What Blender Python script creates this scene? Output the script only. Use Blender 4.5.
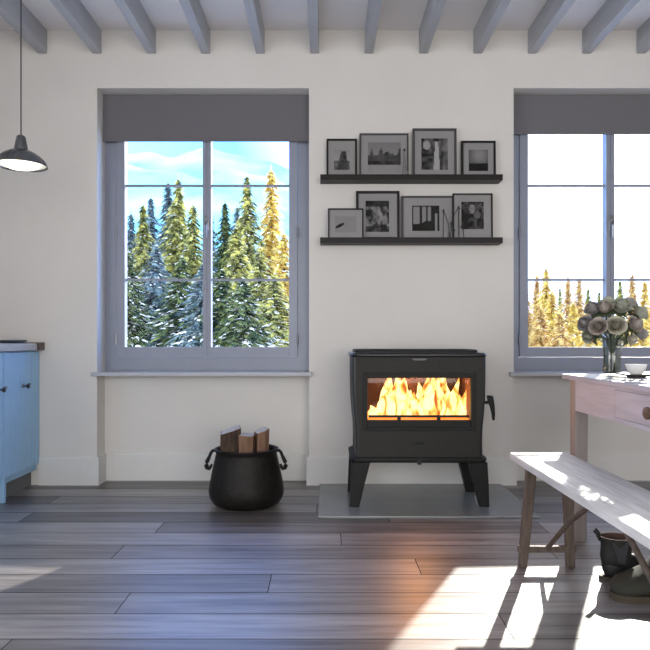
import bpy, bmesh, math, random
from mathutils import Vector, Matrix, Euler
random.seed(7)
PI = math.pi
S = bpy.context.scene
COL = S.collection
for o in list(bpy.data.objects):
    bpy.data.objects.remove(o)

# ------------------------------------------------------------------ camera, sky, sun, exposure
CAM_H = 0.93
cd = bpy.data.cameras.new('camera'); cam = bpy.data.objects.new('camera', cd); COL.objects.link(cam)
cam.location = (0, 0, CAM_H); cam.rotation_euler = (PI/2, 0, 0)
cd.sensor_width = 36; cd.lens = 36; cd.shift_y = 15/650; cd.clip_start = .02; cd.clip_end = 3000
S.camera = cam
S.view_settings.view_transform = 'Standard'; S.view_settings.look = 'None'
S.view_settings.gamma = 1; S.view_settings.use_curve_mapping = False
S.view_settings.exposure = 0.0
try:
    S.cycles.use_denoising = True; S.cycles.denoiser = 'OPENIMAGEDENOISE'
    S.cycles.max_bounces = 10; S.cycles.diffuse_bounces = 6; S.cycles.glossy_bounces = 4
    S.cycles.transparent_max_bounces = 16; S.cycles.caustics_reflective = False; S.cycles.caustics_refractive = False
    S.cycles.sample_clamp_indirect = 6
except Exception:
    pass

SUN_DIR = Vector((-.916, -1.87, -1.0)).normalized()      # the way the light travels
w = bpy.data.worlds.new('world'); S.world = w; w.use_nodes = True
nt = w.node_tree; nt.nodes.clear()
_out = nt.nodes.new('ShaderNodeOutputWorld'); _bg = nt.nodes.new('ShaderNodeBackground')
_tc = nt.nodes.new('ShaderNodeTexCoord'); _dot = nt.nodes.new('ShaderNodeVectorMath'); _dot.operation = 'DOT_PRODUCT'
_dot.inputs[1].default_value = (-SUN_DIR.x, -SUN_DIR.y, -SUN_DIR.z)
_rp = nt.nodes.new('ShaderNodeValToRGB'); _e = _rp.color_ramp.elements
_e[0].position = .0; _e[0].color = (.80, .88, 1.05, 1)
_e[1].position = 1; _e[1].color = (1, .97, .92, 1)
_m = _e.new(.84); _m.color = (.12, .44, 1.42, 1)
nt.links.new(_tc.outputs['Generated'], _dot.inputs[0]); nt.links.new(_dot.outputs['Value'], _rp.inputs[0])
nt.links.new(_rp.outputs[0], _bg.inputs[0]); _bg.inputs[1].default_value = 4.0
nt.links.new(_bg.outputs[0], _out.inputs[0])

sl = bpy.data.lights.new('sun', 'SUN'); sl.energy = 9.5; sl.angle = math.radians(.8); sl.color = (1, .93, .84)
so = bpy.data.objects.new('sun', sl); COL.objects.link(so); so.rotation_euler = SUN_DIR.to_track_quat('-Z', 'Y').to_euler()
so.location = (8, 20, 12)

def area(name, loc, rot, sx, sy, power, col, portal=False):
    l = bpy.data.lights.new(name, 'AREA'); l.shape = 'RECTANGLE'; l.size = sx; l.size_y = sy; l.energy = power; l.color = col
    o = bpy.data.objects.new(name, l); COL.objects.link(o); o.location = loc; o.rotation_euler = rot
    if portal: l.cycles.is_portal = True
    return o
# daylight portals in the two windows of the photographed wall, plus rear and side area lamps added as fill
area('window_daylight', (-.7826, 4.55, 1.6), (-PI/2, 0, 0), 1.4, 1.8, 1, (1, 1, 1), True)
area('window_daylight', (1.895, 4.55, 1.6), (-PI/2, 0, 0), 1.4, 1.8, 1, (1, 1, 1), True)
area('rear_fill', (1.3, -2.9, 1.15), (PI/2+.22, 0, 0), 4.0, 1.8, 88, (1.0, .845, .58))
area('side_fill', (-2.55, .1, 1.35), (0, -PI/2-.12, 0), 1.9, 2.4, 32, (1.0, .86, .64))

# ------------------------------------------------------------------ materials
M = {}
def mat(name, col=(.5, .5, .5), rough=.6, metal=0, noise=0, nscale=20, bump=0, bscale=None, stretch=(1, 1, 1), col2=None, spec=None, coords='Object'):
    m = bpy.data.materials.new(name); m.use_nodes = True; t = m.node_tree; b = t.nodes['Principled BSDF']
    b.inputs['Roughness'].default_value = rough; b.inputs['Metallic'].default_value = metal
    if spec is not None: b.inputs['Specular IOR Level'].default_value = spec
    c2 = col2 or tuple(c*(1-noise) for c in col)
    tc = t.nodes.new('ShaderNodeTexCoord'); mp = t.nodes.new('ShaderNodeMapping'); mp.inputs['Scale'].default_value = stretch
    n = t.nodes.new('ShaderNodeTexNoise'); n.inputs['Scale'].default_value = nscale; n.inputs['Detail'].default_value = 6
    r = t.nodes.new('ShaderNodeValToRGB'); r.color_ramp.elements[0].position = .32; r.color_ramp.elements[1].position = .68
    r.color_ramp.elements[0].color = (*c2, 1); r.color_ramp.elements[1].color = (*col, 1)
    t.links.new(tc.outputs[coords], mp.inputs[0]); t.links.new(mp.outputs[0], n.inputs['Vector'])
    t.links.new(n.outputs['Fac'], r.inputs[0]); t.links.new(r.outputs[0], b.inputs['Base Color'])
    if bump:
        n2 = t.nodes.new('ShaderNodeTexNoise'); n2.inputs['Scale'].default_value = bscale or nscale*3; n2.inputs['Detail'].default_value = 5
        t.links.new(mp.outputs[0], n2.inputs['Vector'])
        bp = t.nodes.new('ShaderNodeBump'); bp.inputs['Strength'].default_value = bump; bp.inputs['Distance'].default_value = .01
        t.links.new(n2.outputs['Fac'], bp.inputs['Height']); t.links.new(bp.outputs[0], b.inputs['Normal'])
    M[name] = m
    return m
mat('wall_paint', (.70, .675, .635), .85, noise=.04, nscale=3, bump=.08, bscale=90)
mat('ceiling_paint', (.84, .82, .82), .85, noise=.03, nscale=3)
mat('beam_paint', (.42, .43, .46), .6, noise=.12, nscale=6, stretch=(8, .6, 8), bump=.1, bscale=20)
mat('trim_paint', (.70, .69, .66), .5, noise=.03)
mat('window_paint', (.25, .27, .33), .38, noise=.04)
mat('sill_paint', (.42, .43, .46), .35, noise=.04)
mat('hinge_grey', (.25, .26, .28), .35, .8)
mat('blind_fabric', (.165, .16, .17), .9, noise=.08, nscale=200, stretch=(1, 1, 4))
mat('cast_iron', (.020, .020, .019), .55, .2, noise=.2, nscale=40, bump=.06, bscale=200)
mat('cast_iron_door', (.032, .031, .028), .6, .1, noise=.15, nscale=40, bump=.05, bscale=200)
mat('iron_glossy', (.03, .03, .032), .3, .4)
mat('pot_iron', (.018, .016, .014), .5, .3, noise=.4, nscale=30, bump=.15, bscale=60)
mat('firebrick', (.13, .05, .025), .9, noise=.3, nscale=12)
mat('hearth_slab', (.22, .235, .235), .22, noise=.1, nscale=5)
mat('bark', (.075, .045, .03), .9, noise=.6, nscale=14, stretch=(4, 4, .8), bump=.6, bscale=30)
mat('cut_wood', (.20, .11, .065), .8, noise=.35, nscale=10, stretch=(5, 5, 1), bump=.3)
mat('cut_wood_pale', (.55, .47, .40), .8, noise=.25, nscale=25)
mat('shelf_black', (.018, .014, .013), .45, noise=.3, nscale=12, stretch=(.5, 4, 4))
mat('frame_black', (.012, .010, .010), .4, noise=.2)
mat('frame_grey', (.075, .07, .07), .5, noise=.3, nscale=30, stretch=(1, 1, 6))
mat('mat_board', (.30, .292, .288), .8, noise=.03)
mat('wire_dark', (.03, .028, .028), .5)
mat('wire_grey', (.16, .15, .15), .5)
mat('cabinet_paint', (.33, .56, .80), .42, noise=.06, nscale=4)
mat('plinth_paint', (.16, .165, .17), .7)
mat('worktop_stone', (.52, .55, .58), .22, noise=.1, nscale=12)
mat('worktop_end_dark', (.13, .10, .085), .55, noise=.3, nscale=18)  # darker brown strip at the wall end of the worktop
mat('pewter', (.10, .105, .115), .28, .9)
mat('shade_steel', (.22, .23, .24), .25, .9, noise=.2, nscale=8)
mat('shade_inside', (.75, .75, .73), .5)
mat('cord_dark', (.05, .05, .055), .6)
mat('bench_wood', (.80, .78, .78), .45, noise=.3, nscale=5, stretch=(14, .9, 6), bump=.25, bscale=14)
mat('bench_leg_wood', (.13, .095, .075), .65, noise=.45, nscale=6, stretch=(10, 10, 1), bump=.3, bscale=14)
mat('table_wood', (.46, .47, .56), .5, noise=.25, nscale=4, stretch=(8, .7, 8), bump=.1, bscale=12)
mat('table_leg_wood_shaded', (.29, .25, .24), .55, noise=.25, nscale=4, stretch=(8, 8, .7), bump=.1, bscale=12)  # table wood darkened: shade on the leg fronts put into the colour
mat('knob_wood', (.16, .09, .055), .45, noise=.3)
mat('porcelain', (.80, .80, .78), .15)
mat('saucer_dark', (.16, .15, .12), .35, noise=.3)
mat('boot_leather', (.009, .009, .008), .6, noise=.4, nscale=20, bump=.1)
mat('boot_suede', (.030, .030, .021), .8, noise=.3, nscale=25, bump=.1)
mat('boot_sole', (.05, .038, .022), .7, noise=.3)
mat('boot_lining', (.08, .045, .035), .8)
mat('elastic', (.035, .035, .04), .8, noise=.4, nscale=200, stretch=(1, 1, .1))
mat('stem_green', (.05, .085, .03), .6, noise=.3)
mat('leaf_green', (.055, .075, .035), .55, noise=.4)
mat('snow', (.92, .94, .95), .8, noise=.05, nscale=2)
mat('mountain_haze', (.46, .78, .88), .9, nscale=.014, stretch=(1, 1, 3), col2=(.15, .54, .72))  # pale cyan of aerial haze put into the mountain colour
mat('trunk_bark', (.10, .07, .05), .9, noise=.5, nscale=8)
mat('tray_dark', (.05, .055, .07), .3)

def needles(name, c1, c2, tr):
    m = bpy.data.materials.new(name); m.use_nodes = True; t = m.node_tree; t.nodes.clear()
    o = t.nodes.new('ShaderNodeOutputMaterial'); d = t.nodes.new('ShaderNodeBsdfDiffuse'); x = t.nodes.new('ShaderNodeBsdfTranslucent')
    mx = t.nodes.new('ShaderNodeMixShader'); mx.inputs[0].default_value = tr
    tc = t.nodes.new('ShaderNodeTexCoord'); n = t.nodes.new('ShaderNodeTexNoise'); n.inputs['Scale'].default_value = 5; n.inputs['Detail'].default_value = 8; n.inputs['Roughness'].default_value = .65
    r = t.nodes.new('ShaderNodeValToRGB'); r.color_ramp.elements[0].position = .44; r.color_ramp.elements[1].position = .60
    r.color_ramp.elements[0].color = (*c1, 1); r.color_ramp.elements[1].color = (*c2, 1)
    t.links.new(tc.outputs['Object'], n.inputs['Vector']); t.links.new(n.outputs['Fac'], r.inputs[0])
    t.links.new(r.outputs[0], d.inputs[0]); t.links.new(r.outputs[0], x.inputs[0])
    t.links.new(d.outputs[0], mx.inputs[1]); t.links.new(x.outputs[0], mx.inputs[2]); t.links.new(mx.outputs[0], o.inputs[0])
    M[name] = m
needles('needles_green', (.03, .06, .045), (.30, .36, .14), .5)
needles('needles_blue_haze', (.06, .10, .13), (.34, .46, .46), .45)  # holds the pale haze of the far trees; near blue spruces share it
needles('needles_olive', (.10, .12, .05), (.88, .84, .30), .6)
needles('needles_sun_gold', (.60, .40, .08), (.98, .92, .40), .65)  # gold of the low sun put into the needle colour, rust below too
needles('needles_sun_rust', (.50, .30, .10), (.97, .84, .40), .65)

def petal_mat(name, c):
    m = mat(name, c, .7, noise=.25, nscale=40); t = m.node_tree; b = t.nodes['Principled BSDF']
    b.inputs['Subsurface Weight'].default_value = 0
for nm, c in (('petal_cream', (.56, .53, .42)), ('petal_sage', (.40, .41, .33)), ('petal_blush', (.48, .42, .37)), ('petal_shade', (.33, .32, .31))):
    petal_mat(nm, c)

def glass(name, tint=(1, 1, 1), gl=.08):
    m = bpy.data.materials.new(name); m.use_nodes = True; t = m.node_tree; t.nodes.clear()
    o = t.nodes.new('ShaderNodeOutputMaterial'); a = t.nodes.new('ShaderNodeBsdfTransparent'); a.inputs[0].default_value = (*tint, 1)
    g = t.nodes.new('ShaderNodeBsdfGlossy'); g.inputs['Roughness'].default_value = .03
    f = t.nodes.new('ShaderNodeLayerWeight'); f.inputs['Blend'].default_value = .25
    mu = t.nodes.new('ShaderNodeMath'); mu.operation = 'MULTIPLY'; mu.inputs[1].default_value = gl*4
    ad = t.nodes.new('ShaderNodeMath'); ad.operation = 'ADD'; ad.inputs[1].default_value = gl*.4; ad.use_clamp = True
    mx = t.nodes.new('ShaderNodeMixShader')
    t.links.new(f.outputs['Facing'], mu.inputs[0]); t.links.new(mu.outputs[0], ad.inputs[0]); t.links.new(ad.outputs[0], mx.inputs[0])
    t.links.new(a.outputs[0], mx.inputs[1]); t.links.new(g.outputs[0], mx.inputs[2]); t.links.new(mx.outputs[0], o.inputs[0])
    M[name] = m
glass('window_glass', (.97, .985, .98), .006); glass('stove_glass', (.92, .88, .84), .04); glass('vase_glass', (.80, .81, .79), .10); glass('frame_glass', (.98, .98, .98), .015)

def emis(name, col, s):
    m = bpy.data.materials.new(name); m.use_nodes = True; t = m.node_tree; t.nodes.clear()
    o = t.nodes.new('ShaderNodeOutputMaterial'); e = t.nodes.new('ShaderNodeEmission'); e.inputs[0].default_value = (*col, 1); e.inputs[1].default_value = s
    t.links.new(e.outputs[0], o.inputs[0]); M[name] = m
emis('bulb_glow', (1, .93, .80), 2.6)
emis('ember_glow', (1, .22, .03), 2.2)

def flame_mat():
    m = bpy.data.materials.new('flame'); m.use_nodes = True; t = m.node_tree; t.nodes.clear()
    o = t.nodes.new('ShaderNodeOutputMaterial'); e = t.nodes.new('ShaderNodeEmission')
    tc = t.nodes.new('ShaderNodeTexCoord'); mp = t.nodes.new('ShaderNodeMapping'); mp.inputs['Scale'].default_value = (1, 1, .45)
    n = t.nodes.new('ShaderNodeTexNoise'); n.inputs['Scale'].default_value = 17; n.inputs['Detail'].default_value = 3; n.inputs['Distortion'].default_value = 1.2
    r = t.nodes.new('ShaderNodeValToRGB'); E = r.color_ramp.elements
    E[0].position = .33; E[0].color = (.55, .10, .015, 1); E[1].position = .55; E[1].color = (1, .78, .30, 1)
    q = E.new(.43); q.color = (1, .42, .07, 1)
    r2 = t.nodes.new('ShaderNodeValToRGB'); F = r2.color_ramp.elements; F[0].position = .33; F[0].color = (.5,)*3+(1,); F[1].position = .6; F[1].color = (1,)*3+(1,)
    mu = t.nodes.new('ShaderNodeMath'); mu.operation = 'MULTIPLY'; mu.inputs[1].default_value = 3.3
    t.links.new(tc.outputs['Object'], mp.inputs[0]); t.links.new(mp.outputs[0], n.inputs['Vector'])
    t.links.new(n.outputs['Fac'], r.inputs[0]); t.links.new(n.outputs['Fac'], r2.inputs[0]); t.links.new(r2.outputs[0], mu.inputs[0])
    t.links.new(r.outputs[0], e.inputs[0]); t.links.new(mu.outputs[0], e.inputs[1]); t.links.new(e.outputs[0], o.inputs[0])
    M['flame'] = m
flame_mat()

def floor_mat():
    m = bpy.data.materials.new('floor_planks'); m.use_nodes = True; t = m.node_tree; b = t.nodes['Principled BSDF']
    N = lambda k: t.nodes.new('ShaderNode'+k)
    def mth(op, a, bb=None, c=None):
        n = N('Math'); n.operation = op
        for i, v in enumerate((a, bb, c)):
            if v is None: continue
            if isinstance(v, (int, float)): n.inputs[i].default_value = v
            else: t.links.new(v, n.inputs[i])
        return n.outputs[0]
    g = N('NewGeometry'); sp = N('SeparateXYZ'); t.links.new(g.outputs['Position'], sp.inputs[0])
    x, y = sp.outputs['X'], sp.outputs['Y']
    ry = mth('DIVIDE', mth('ADD', y, -.172), .185); row = mth('FLOOR', ry); fy = mth('FRACT', ry)
    wn = N('TexWhiteNoise'); wn.noise_dimensions = '1D'; t.links.new(row, wn.inputs['W'])
    rx = mth('DIVIDE', mth('ADD', x, mth('MULTIPLY', wn.outputs['Value'], 1.9)), 1.9); colm = mth('FLOOR', rx); fx = mth('FRACT', rx)
    cv = N('CombineXYZ'); t.links.new(row, cv.inputs[0]); t.links.new(colm, cv.inputs[1])
    w2 = N('TexWhiteNoise'); w2.noise_dimensions = '2D'; t.links.new(cv.outputs[0], w2.inputs['Vector'])
    dy = mth('MINIMUM', fy, mth('SUBTRACT', 1, fy)); dx = mth('MINIMUM', fx, mth('SUBTRACT', 1, fx))
    gy = mth('LESS_THAN', dy, .013); gx = mth('LESS_THAN', dx, .0009); gap = mth('MAXIMUM', gy, gx)
    # grain runs along the plank, shifted plank by plank
    gv = N('CombineXYZ'); t.links.new(mth('ADD', x, mth('MULTIPLY', w2.outputs['Value'], 13)), gv.inputs[0]); t.links.new(mth('MULTIPLY', y, 14), gv.inputs[1]); t.links.new(mth('MULTIPLY', w2.outputs['Value'], 7), gv.inputs[2])
    n1 = N('TexNoise'); n1.inputs['Scale'].default_value = 1.6; n1.inputs['Detail'].default_value = 7; n1.inputs['Roughness'].default_value = .62; t.links.new(gv.outputs[0], n1.inputs['Vector'])
    r1 = N('ValToRGB'); E = r1.color_ramp.elements; E[0].position = .3; E[0].color = (.072, .062, .058, 1); E[1].position = .7; E[1].color = (.26, .238, .235, 1)
    t.links.new(n1.outputs['Fac'], r1.inputs[0])
    hs = N('HueSaturation'); t.links.new(r1.outputs[0], hs.inputs['Color']); t.links.new(mth('ADD', mth('MULTIPLY', w2.outputs['Value'], .9), .52), hs.inputs['Value'])
    mx = N('MixRGB'); mx.inputs[2].default_value = (.012, .010, .009, 1); t.links.new(hs.outputs[0], mx.inputs[1]); t.links.new(mth('MULTIPLY', gap, .75), mx.inputs[0])
    t.links.new(mx.outputs[0], b.inputs['Base Color'])
    t.links.new(mth('ADD', mth('MULTIPLY', n1.outputs['Fac'], .25), .26), b.inputs['Roughness'])
    bp = N('Bump'); bp.inputs['Strength'].default_value = .5; bp.inputs['Distance'].default_value = .004
    t.links.new(mth('SUBTRACT', mth('MULTIPLY', n1.outputs['Fac'], .5), gap), bp.inputs['Height']); t.links.new(bp.outputs[0], b.inputs['Normal'])
    b.inputs['Coat IOR'].default_value = 1.95; t.links.new(bp.outputs[0], b.inputs['Coat Normal'])
    t.links.new(mth('MULTIPLY', mth('ADD', mth('MULTIPLY', w2.outputs['Value'], .5), mth('MULTIPLY', n1.outputs['Fac'], .7)), mth('SUBTRACT', 1, gap)), b.inputs['Coat Weight'])
    t.links.new(mth('MULTIPLY', mth('SUBTRACT', 1, gap), .15), b.inputs['Specular IOR Level'])
    t.links.new(mth('ADD', mth('MULTIPLY', n1.outputs['Fac'], .2), .34), b.inputs['Coat Roughness'])
    M['floor_planks'] = m
floor_mat()

def attr_mat(name, rough=.35):
    m = bpy.data.materials.new(name); m.use_nodes = True; t = m.node_tree; b = t.nodes['Principled BSDF']
    a = t.nodes.new('ShaderNodeAttribute'); a.attribute_name = 'print'; t.links.new(a.outputs['Color'], b.inputs['Base Color'])
    b.inputs['Roughness'].default_value = rough; M[name] = m
attr_mat('photo_print', .6); M['photo_print'].node_tree.nodes['Principled BSDF'].inputs['Specular IOR Level'].default_value = .1
for k in ('frame_black', 'frame_grey', 'mat_board', 'shelf_black', 'cast_iron', 'cast_iron_door', 'pot_iron', 'blind_fabric', 'wire_dark'):
    M[k].node_tree.nodes['Principled BSDF'].inputs['Specular IOR Level'].default_value = .2

# ------------------------------------------------------------------ mesh helpers
def tag(o, label=None, cat=None, group=None, kind=None):
    if label: o['label'] = label
    if cat: o['category'] = cat
    if group: o['group'] = group
    if kind: o['kind'] = kind
    return o
def empty(name, loc=(0, 0, 0), rz=0):
    o = bpy.data.objects.new(name, None); COL.objects.link(o); o.location = loc; o.rotation_euler = (0, 0, rz); o.empty_display_size = .1
    return o
class MB:
    def __init__(s): s.bm = bmesh.new()
    def faces(s, vs, fs):
        v = [s.bm.verts.new(p) for p in vs]
        for f in fs:
            try: s.bm.faces.new([v[i] for i in f])
            except ValueError: pass
        return v
    def box(s, x0, x1, y0, y1, z0, z1, bev=0):
        vs = [(x, y, z) for z in (z0, z1) for y in (y0, y1) for x in (x0, x1)]
        v = s.faces(vs, [(0, 2, 3, 1), (4, 5, 7, 6), (0, 1, 5, 4), (2, 6, 7, 3), (0, 4, 6, 2), (1, 3, 7, 5)])
        if bev:
            es = {e for q in v for e in q.link_edges}
            bmesh.ops.bevel(s.bm, geom=list(es), offset=bev, segments=2, affect='EDGES', profile=.6)
        return s
    def prism(s, poly, a0, a1, axis='y'):
        """poly: 2D outline; extruded along the axis"""
        def P(p, a): return {'y': (p[0], a, p[1]), 'x': (a, p[0], p[1]), 'z': (p[0], p[1], a)}[axis]
        n = len(poly)
        s.faces([P(p, a0) for p in poly]+[P(p, a1) for p in poly],
                [tuple(range(n)), tuple(range(2*n-1, n-1, -1))]+[(i, i+n, (i+1) % n+n, (i+1) % n) for i in range(n)])
        return s
    def tube(s, pts, r, n=8, caps=True):
        pts = [Vector(p) for p in pts]; R = r if isinstance(r, (list, tuple)) else [r]*len(pts)
        rings = []; up = Vector((0, 0, 1))
        for i, p in enumerate(pts):
            d = (pts[min(i+1, len(pts)-1)]-pts[max(i-1, 0)]).normalized()
            a = d.cross(up)
            if a.length < .05: a = d.cross(Vector((0, 1, 0)))
            a.normalize(); b = d.cross(a).normalized()
            rings.append([s.bm.verts.new(p+a*R[i]*math.cos(2*PI*k/n)+b*R[i]*math.sin(2*PI*k/n)) for k in range(n)])
        for A, B in zip(rings, rings[1:]):
            for k in range(n): s.bm.faces.new((A[k], A[(k+1) % n], B[(k+1) % n], B[k]))
        if caps: s.bm.faces.new(rings[0]); s.bm.faces.new(rings[-1][::-1])
        return s
    def lathe(s, prof, n=32, c=(0, 0, 0), cap=True):
        rings = []
        for (r, z) in prof:
            rings.append([s.bm.verts.new((c[0]+r*math.cos(2*PI*k/n), c[1]+r*math.sin(2*PI*k/n), c[2]+z)) for k in range(n)])
        for A, B in zip(rings, rings[1:]):
            for k in range(n): s.bm.faces.new((A[k], A[(k+1) % n], B[(k+1) % n], B[k]))
        if cap: s.bm.faces.new(rings[0][::-1]); s.bm.faces.new(rings[-1])
        return s
    def loft(s, rings, cap=True):
        R = [[s.bm.verts.new(p) for p in r] for r in rings]; n = len(R[0])
        for A, B in zip(R, R[1:]):
            for k in range(n): s.bm.faces.new((A[k], A[(k+1) % n], B[(k+1) % n], B[k]))
        if cap: s.bm.faces.new(R[0][::-1]); s.bm.faces.new(R[-1])
        return s
    def sphere(s, c, r, sc=(1, 1, 1), u=16, v=10):
        m = Matrix.Translation(c) @ Matrix.Diagonal((*sc, 1))
        bmesh.ops.create_uvsphere(s.bm, u_segments=u, v_segments=v, radius=r, matrix=m); return s
    def build(s, name, m, parent=None, smooth=False, weld=True):
        if weld: bmesh.ops.remove_doubles(s.bm, verts=s.bm.verts, dist=1e-5)
        bmesh.ops.recalc_face_normals(s.bm, faces=s.bm.faces)
        me = bpy.data.meshes.new(name); s.bm.to_mesh(me); s.bm.free()
        if isinstance(m, str): m = M[m]
        me.materials.append(m)
        if smooth:
            for p in me.polygons: p.use_smooth = True
            try: me.set_sharp_from_angle(angle=math.radians(smooth if smooth is not True else 40))
            except Exception: pass
        o = bpy.data.objects.new(name, me); COL.objects.link(o)
        if parent: o.parent = parent
        return o
def copy_tree(o, parent=None):
    c = o.copy(); COL.objects.link(c)
    if parent: c.parent = parent
    for ch in list(o.children): copy_tree(ch, c)
    return c
def struct(o): o['kind'] = 'structure'; return o

# ------------------------------------------------------------------ the room
WY = 4.17          # inner face of the window wall
NB = 4.316         # back of the window niches
WO = 4.50          # outer face
XL, XR, YB, ZC = -2.43, 4.4, -3.0, 2.918
niches = [(-1.4625, -.1026), (1.210, 2.570)]
b = MB()
b.box(XL-.2, niches[0][0], WY, WO, 0, ZC); b.box(niches[0][1], niches[1][0], WY, WO, 0, ZC); b.box(niches[1][1], XR+.2, WY, WO, 0, ZC)
for (a, c) in niches:
    b.box(a, c, WY, WO, 2.546, ZC)
    b.box(a, c, NB, WO, 0, .70)
struct(b.build('wall_back', 'wall_paint', weld=False))
struct(MB().box(XL-.2, XR+.2, YB-.2, WO, -.15, 0).build('floor', 'floor_planks'))
struct(MB().box(XL-.2, XR+.2, YB-.2, WO, ZC, ZC+.15).build('ceiling', 'ceiling_paint'))
b = MB(); b.box(XL-.2, XL, YB, -1.15, 0, ZC); b.box(XL-.2, XL, 1.35, WY, 0, ZC); b.box(XL-.2, XL, -1.15, 1.35, 0, .35); b.box(XL-.2, XL, -1.15, 1.35, 2.35, ZC)  # unseen left wall, its opening added for the side fill
struct(b.build('wall_left', 'wall_paint', weld=False))
struct(MB().box(XR, XR+.2, YB, WY, 0, ZC).build('wall_right', 'wall_paint'))
b = MB(); b.box(XL, -1.75, YB-.2, YB, 0, ZC); b.box(3.35, XR, YB-.2, YB, 0, ZC); b.box(-1.75, 3.35, YB-.2, YB, 2.65, ZC); b.box(-1.75, 3.35, YB-.2, YB, 0, .25)  # unseen rear wall, its wide opening added for the rear fill
struct(b.build('wall_front', 'wall_paint', weld=False))
# ceiling beams run from the window wall towards the camera
for i in range(-1, 18):
    x0 = (38.5+54.35*i-325)/155.9
    if x0 < XL+.02 or x0 > XR-.1: continue
    struct(MB().box(x0, x0+.056, YB+.002, WY, 2.766, ZC, .004).build('trim_%d' % (i+2), 'beam_paint'))

# baseboards
def bb(x0, x1, y, m): m.box(x0, x1, y-.016, y, 0, .170); m.prism([(y-.016, .170), (y-.010, .184), (y, .186), (y, .170)], x0, x1, 'x')
b = MB()
bb(-1.83, niches[0][0], WY, b); bb(niches[0][0], niches[0][1], NB, b); bb(niches[0][1], niches[1][0], WY, b)
bb(niches[1][0], niches[1][1], NB, b); bb(niches[1][1], XR, WY, b)
for (a, c) in niches:
    b.box(a, a+.016, WY-.016, NB-.016, 0, .184); b.box(c-.016, c, WY-.016, NB-.016, 0, .184)
struct(b.build('baseboard_back', 'trim_paint', weld=False))
struct(MB().box(XR-.016, XR, YB, WY-.016, 0, .185).build('baseboard_right', 'trim_paint'))

# windows
def window(idx, cx, hdl_tilt=0):
    root = empty('window_%d' % idx, (cx, NB, .725)); struct(root)
    L = lambda m, n, mt, p=root, sm=False: m.build(n, mt, p, sm)
    H = 2.40-.883          # glass height; local z=0 is the sill top
    g0 = .883-.725; g1 = g0+H
    W = .68
    f = MB()               # outer frame
    f.box(-W, W, .004, .08, 0, .09); f.box(-W, W, .004, .08, g1+.07, 2.546-.725)
    f.box(-W, -W+.078, .004, .08, .09, g1+.07); f.box(W-.078, W, .004, .08, .09, g1+.07)
    L(f, 'window_frame', 'window_paint')
    for s in (-1, 1):
        x_out, x_in = s*(W-.080), s*.0004
        g_out, g_in = s*.544, s*.0275
        m = MB()
        lo, hi = sorted((x_out, x_in)); gl, gh = sorted((g_out, g_in))
        m.box(lo, gl, -.012, .05, .092, g1+.068, .003); m.box(gh, hi, -.012, .05, .092, g1+.068, .003)
        m.box(gl, gh, -.010, .05, .092, g0); m.box(gl, gh, -.010, .05, g1, g1+.068)
        sash = L(m, 'sash', 'window_paint')
        mm = MB()
        for pz in (1.331, 1.958):       # glazing bars
            mm.box(gl, gh, .012, .034, pz-.725-.007, pz-.725+.007)
        L(mm, 'glazing_bar', 'window_paint', sash)
        L(MB().box(gl, gh, .020, .024, g0, g1), 'pane', 'window_glass', sash)
        for hz in (.21, .915):
            L(MB().tube([(s*(W-.079), -.016, hz-.035), (s*(W-.079), -.016, hz+.035)], .008, 8), 'hinge', 'hinge_grey', sash, 40)
    m = MB(); m.box(-.014, .014, -.02, -.012, .93, 1.03, .003); m.tube([(0, -.012, .985), (0, -.045, .985)], .008)
    L(m, 'handle_plate', 'hinge_grey', root, 40)
    L(MB().tube([(0, -.045, .995), (0, -.052, .96), (.002, -.05, .88)], [.010, .009, .007]), 'handle', 'hinge_grey', root, 40)
    L(MB().box(-W-.030, W+.018, WY-NB-.035, .004, -.026, 0, .004), 'window_sill', 'sill_paint')
window(1, -.7826); window(2, 1.890)
def blind(cx, zb, label):
    r = empty('roller_blind', (cx, 4.300, zb)); tag(r, label, 'blind', 'grey roller blinds')
    MB().box(-.678, .678, -.024, -.021, .012, 2.545-zb).build('blind_cloth', 'blind_fabric', r)
    MB().box(-.678, .678, -.030, -.018, 0, .016, .003).build('bottom_bar', 'blind_fabric', r)
    MB().tube([(-.675, -.002, 2.522-zb), (.675, -.002, 2.522-zb)], .016, 16).build('roller', 'blind_fabric', r, 40)
blind(-.7826, 2.235, 'dark grey roller blind pulled part-way down over the left window')
blind(1.890, 2.283, 'dark grey roller blind at the top of the right window above the flowers')

# ------------------------------------------------------------------ hearth slab
hs = MB().box(-.035, 1.12, 3.385, WY-.017, 0, .012, .003).build('hearth_slab', 'hearth_slab')
tag(hs, 'smooth dark grey hearth slab lying under the black stove', 'hearth')
HZ = .0122

# ------------------------------------------------------------------ stove
SX, FY, BY = .5206, 3.60, 3.98
def hw(z):
    P = [(.27, .353), (.36, .352), (.44, .354), (.52, .362), (.60, .368), (.72, .371), (.86, .371)]
    for (a, u), (c, v) in zip(P, P[1:]):
        if z <= c: return u+(v-u)*max(0, (z-a))/(c-a)
    return P[-1][1]
stove = empty('wood_stove', (SX, (FY+BY)/2, HZ)); tag(stove, 'black cast iron wood stove on four splayed legs with a lit fire window', 'stove')
def st(m, n, mt, p=stove, sm=False):
    bmesh.ops.translate(m.bm, verts=m.bm.verts, vec=(-SX, -(FY+BY)/2, -HZ)); return m.build(n, mt, p, sm)
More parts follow.
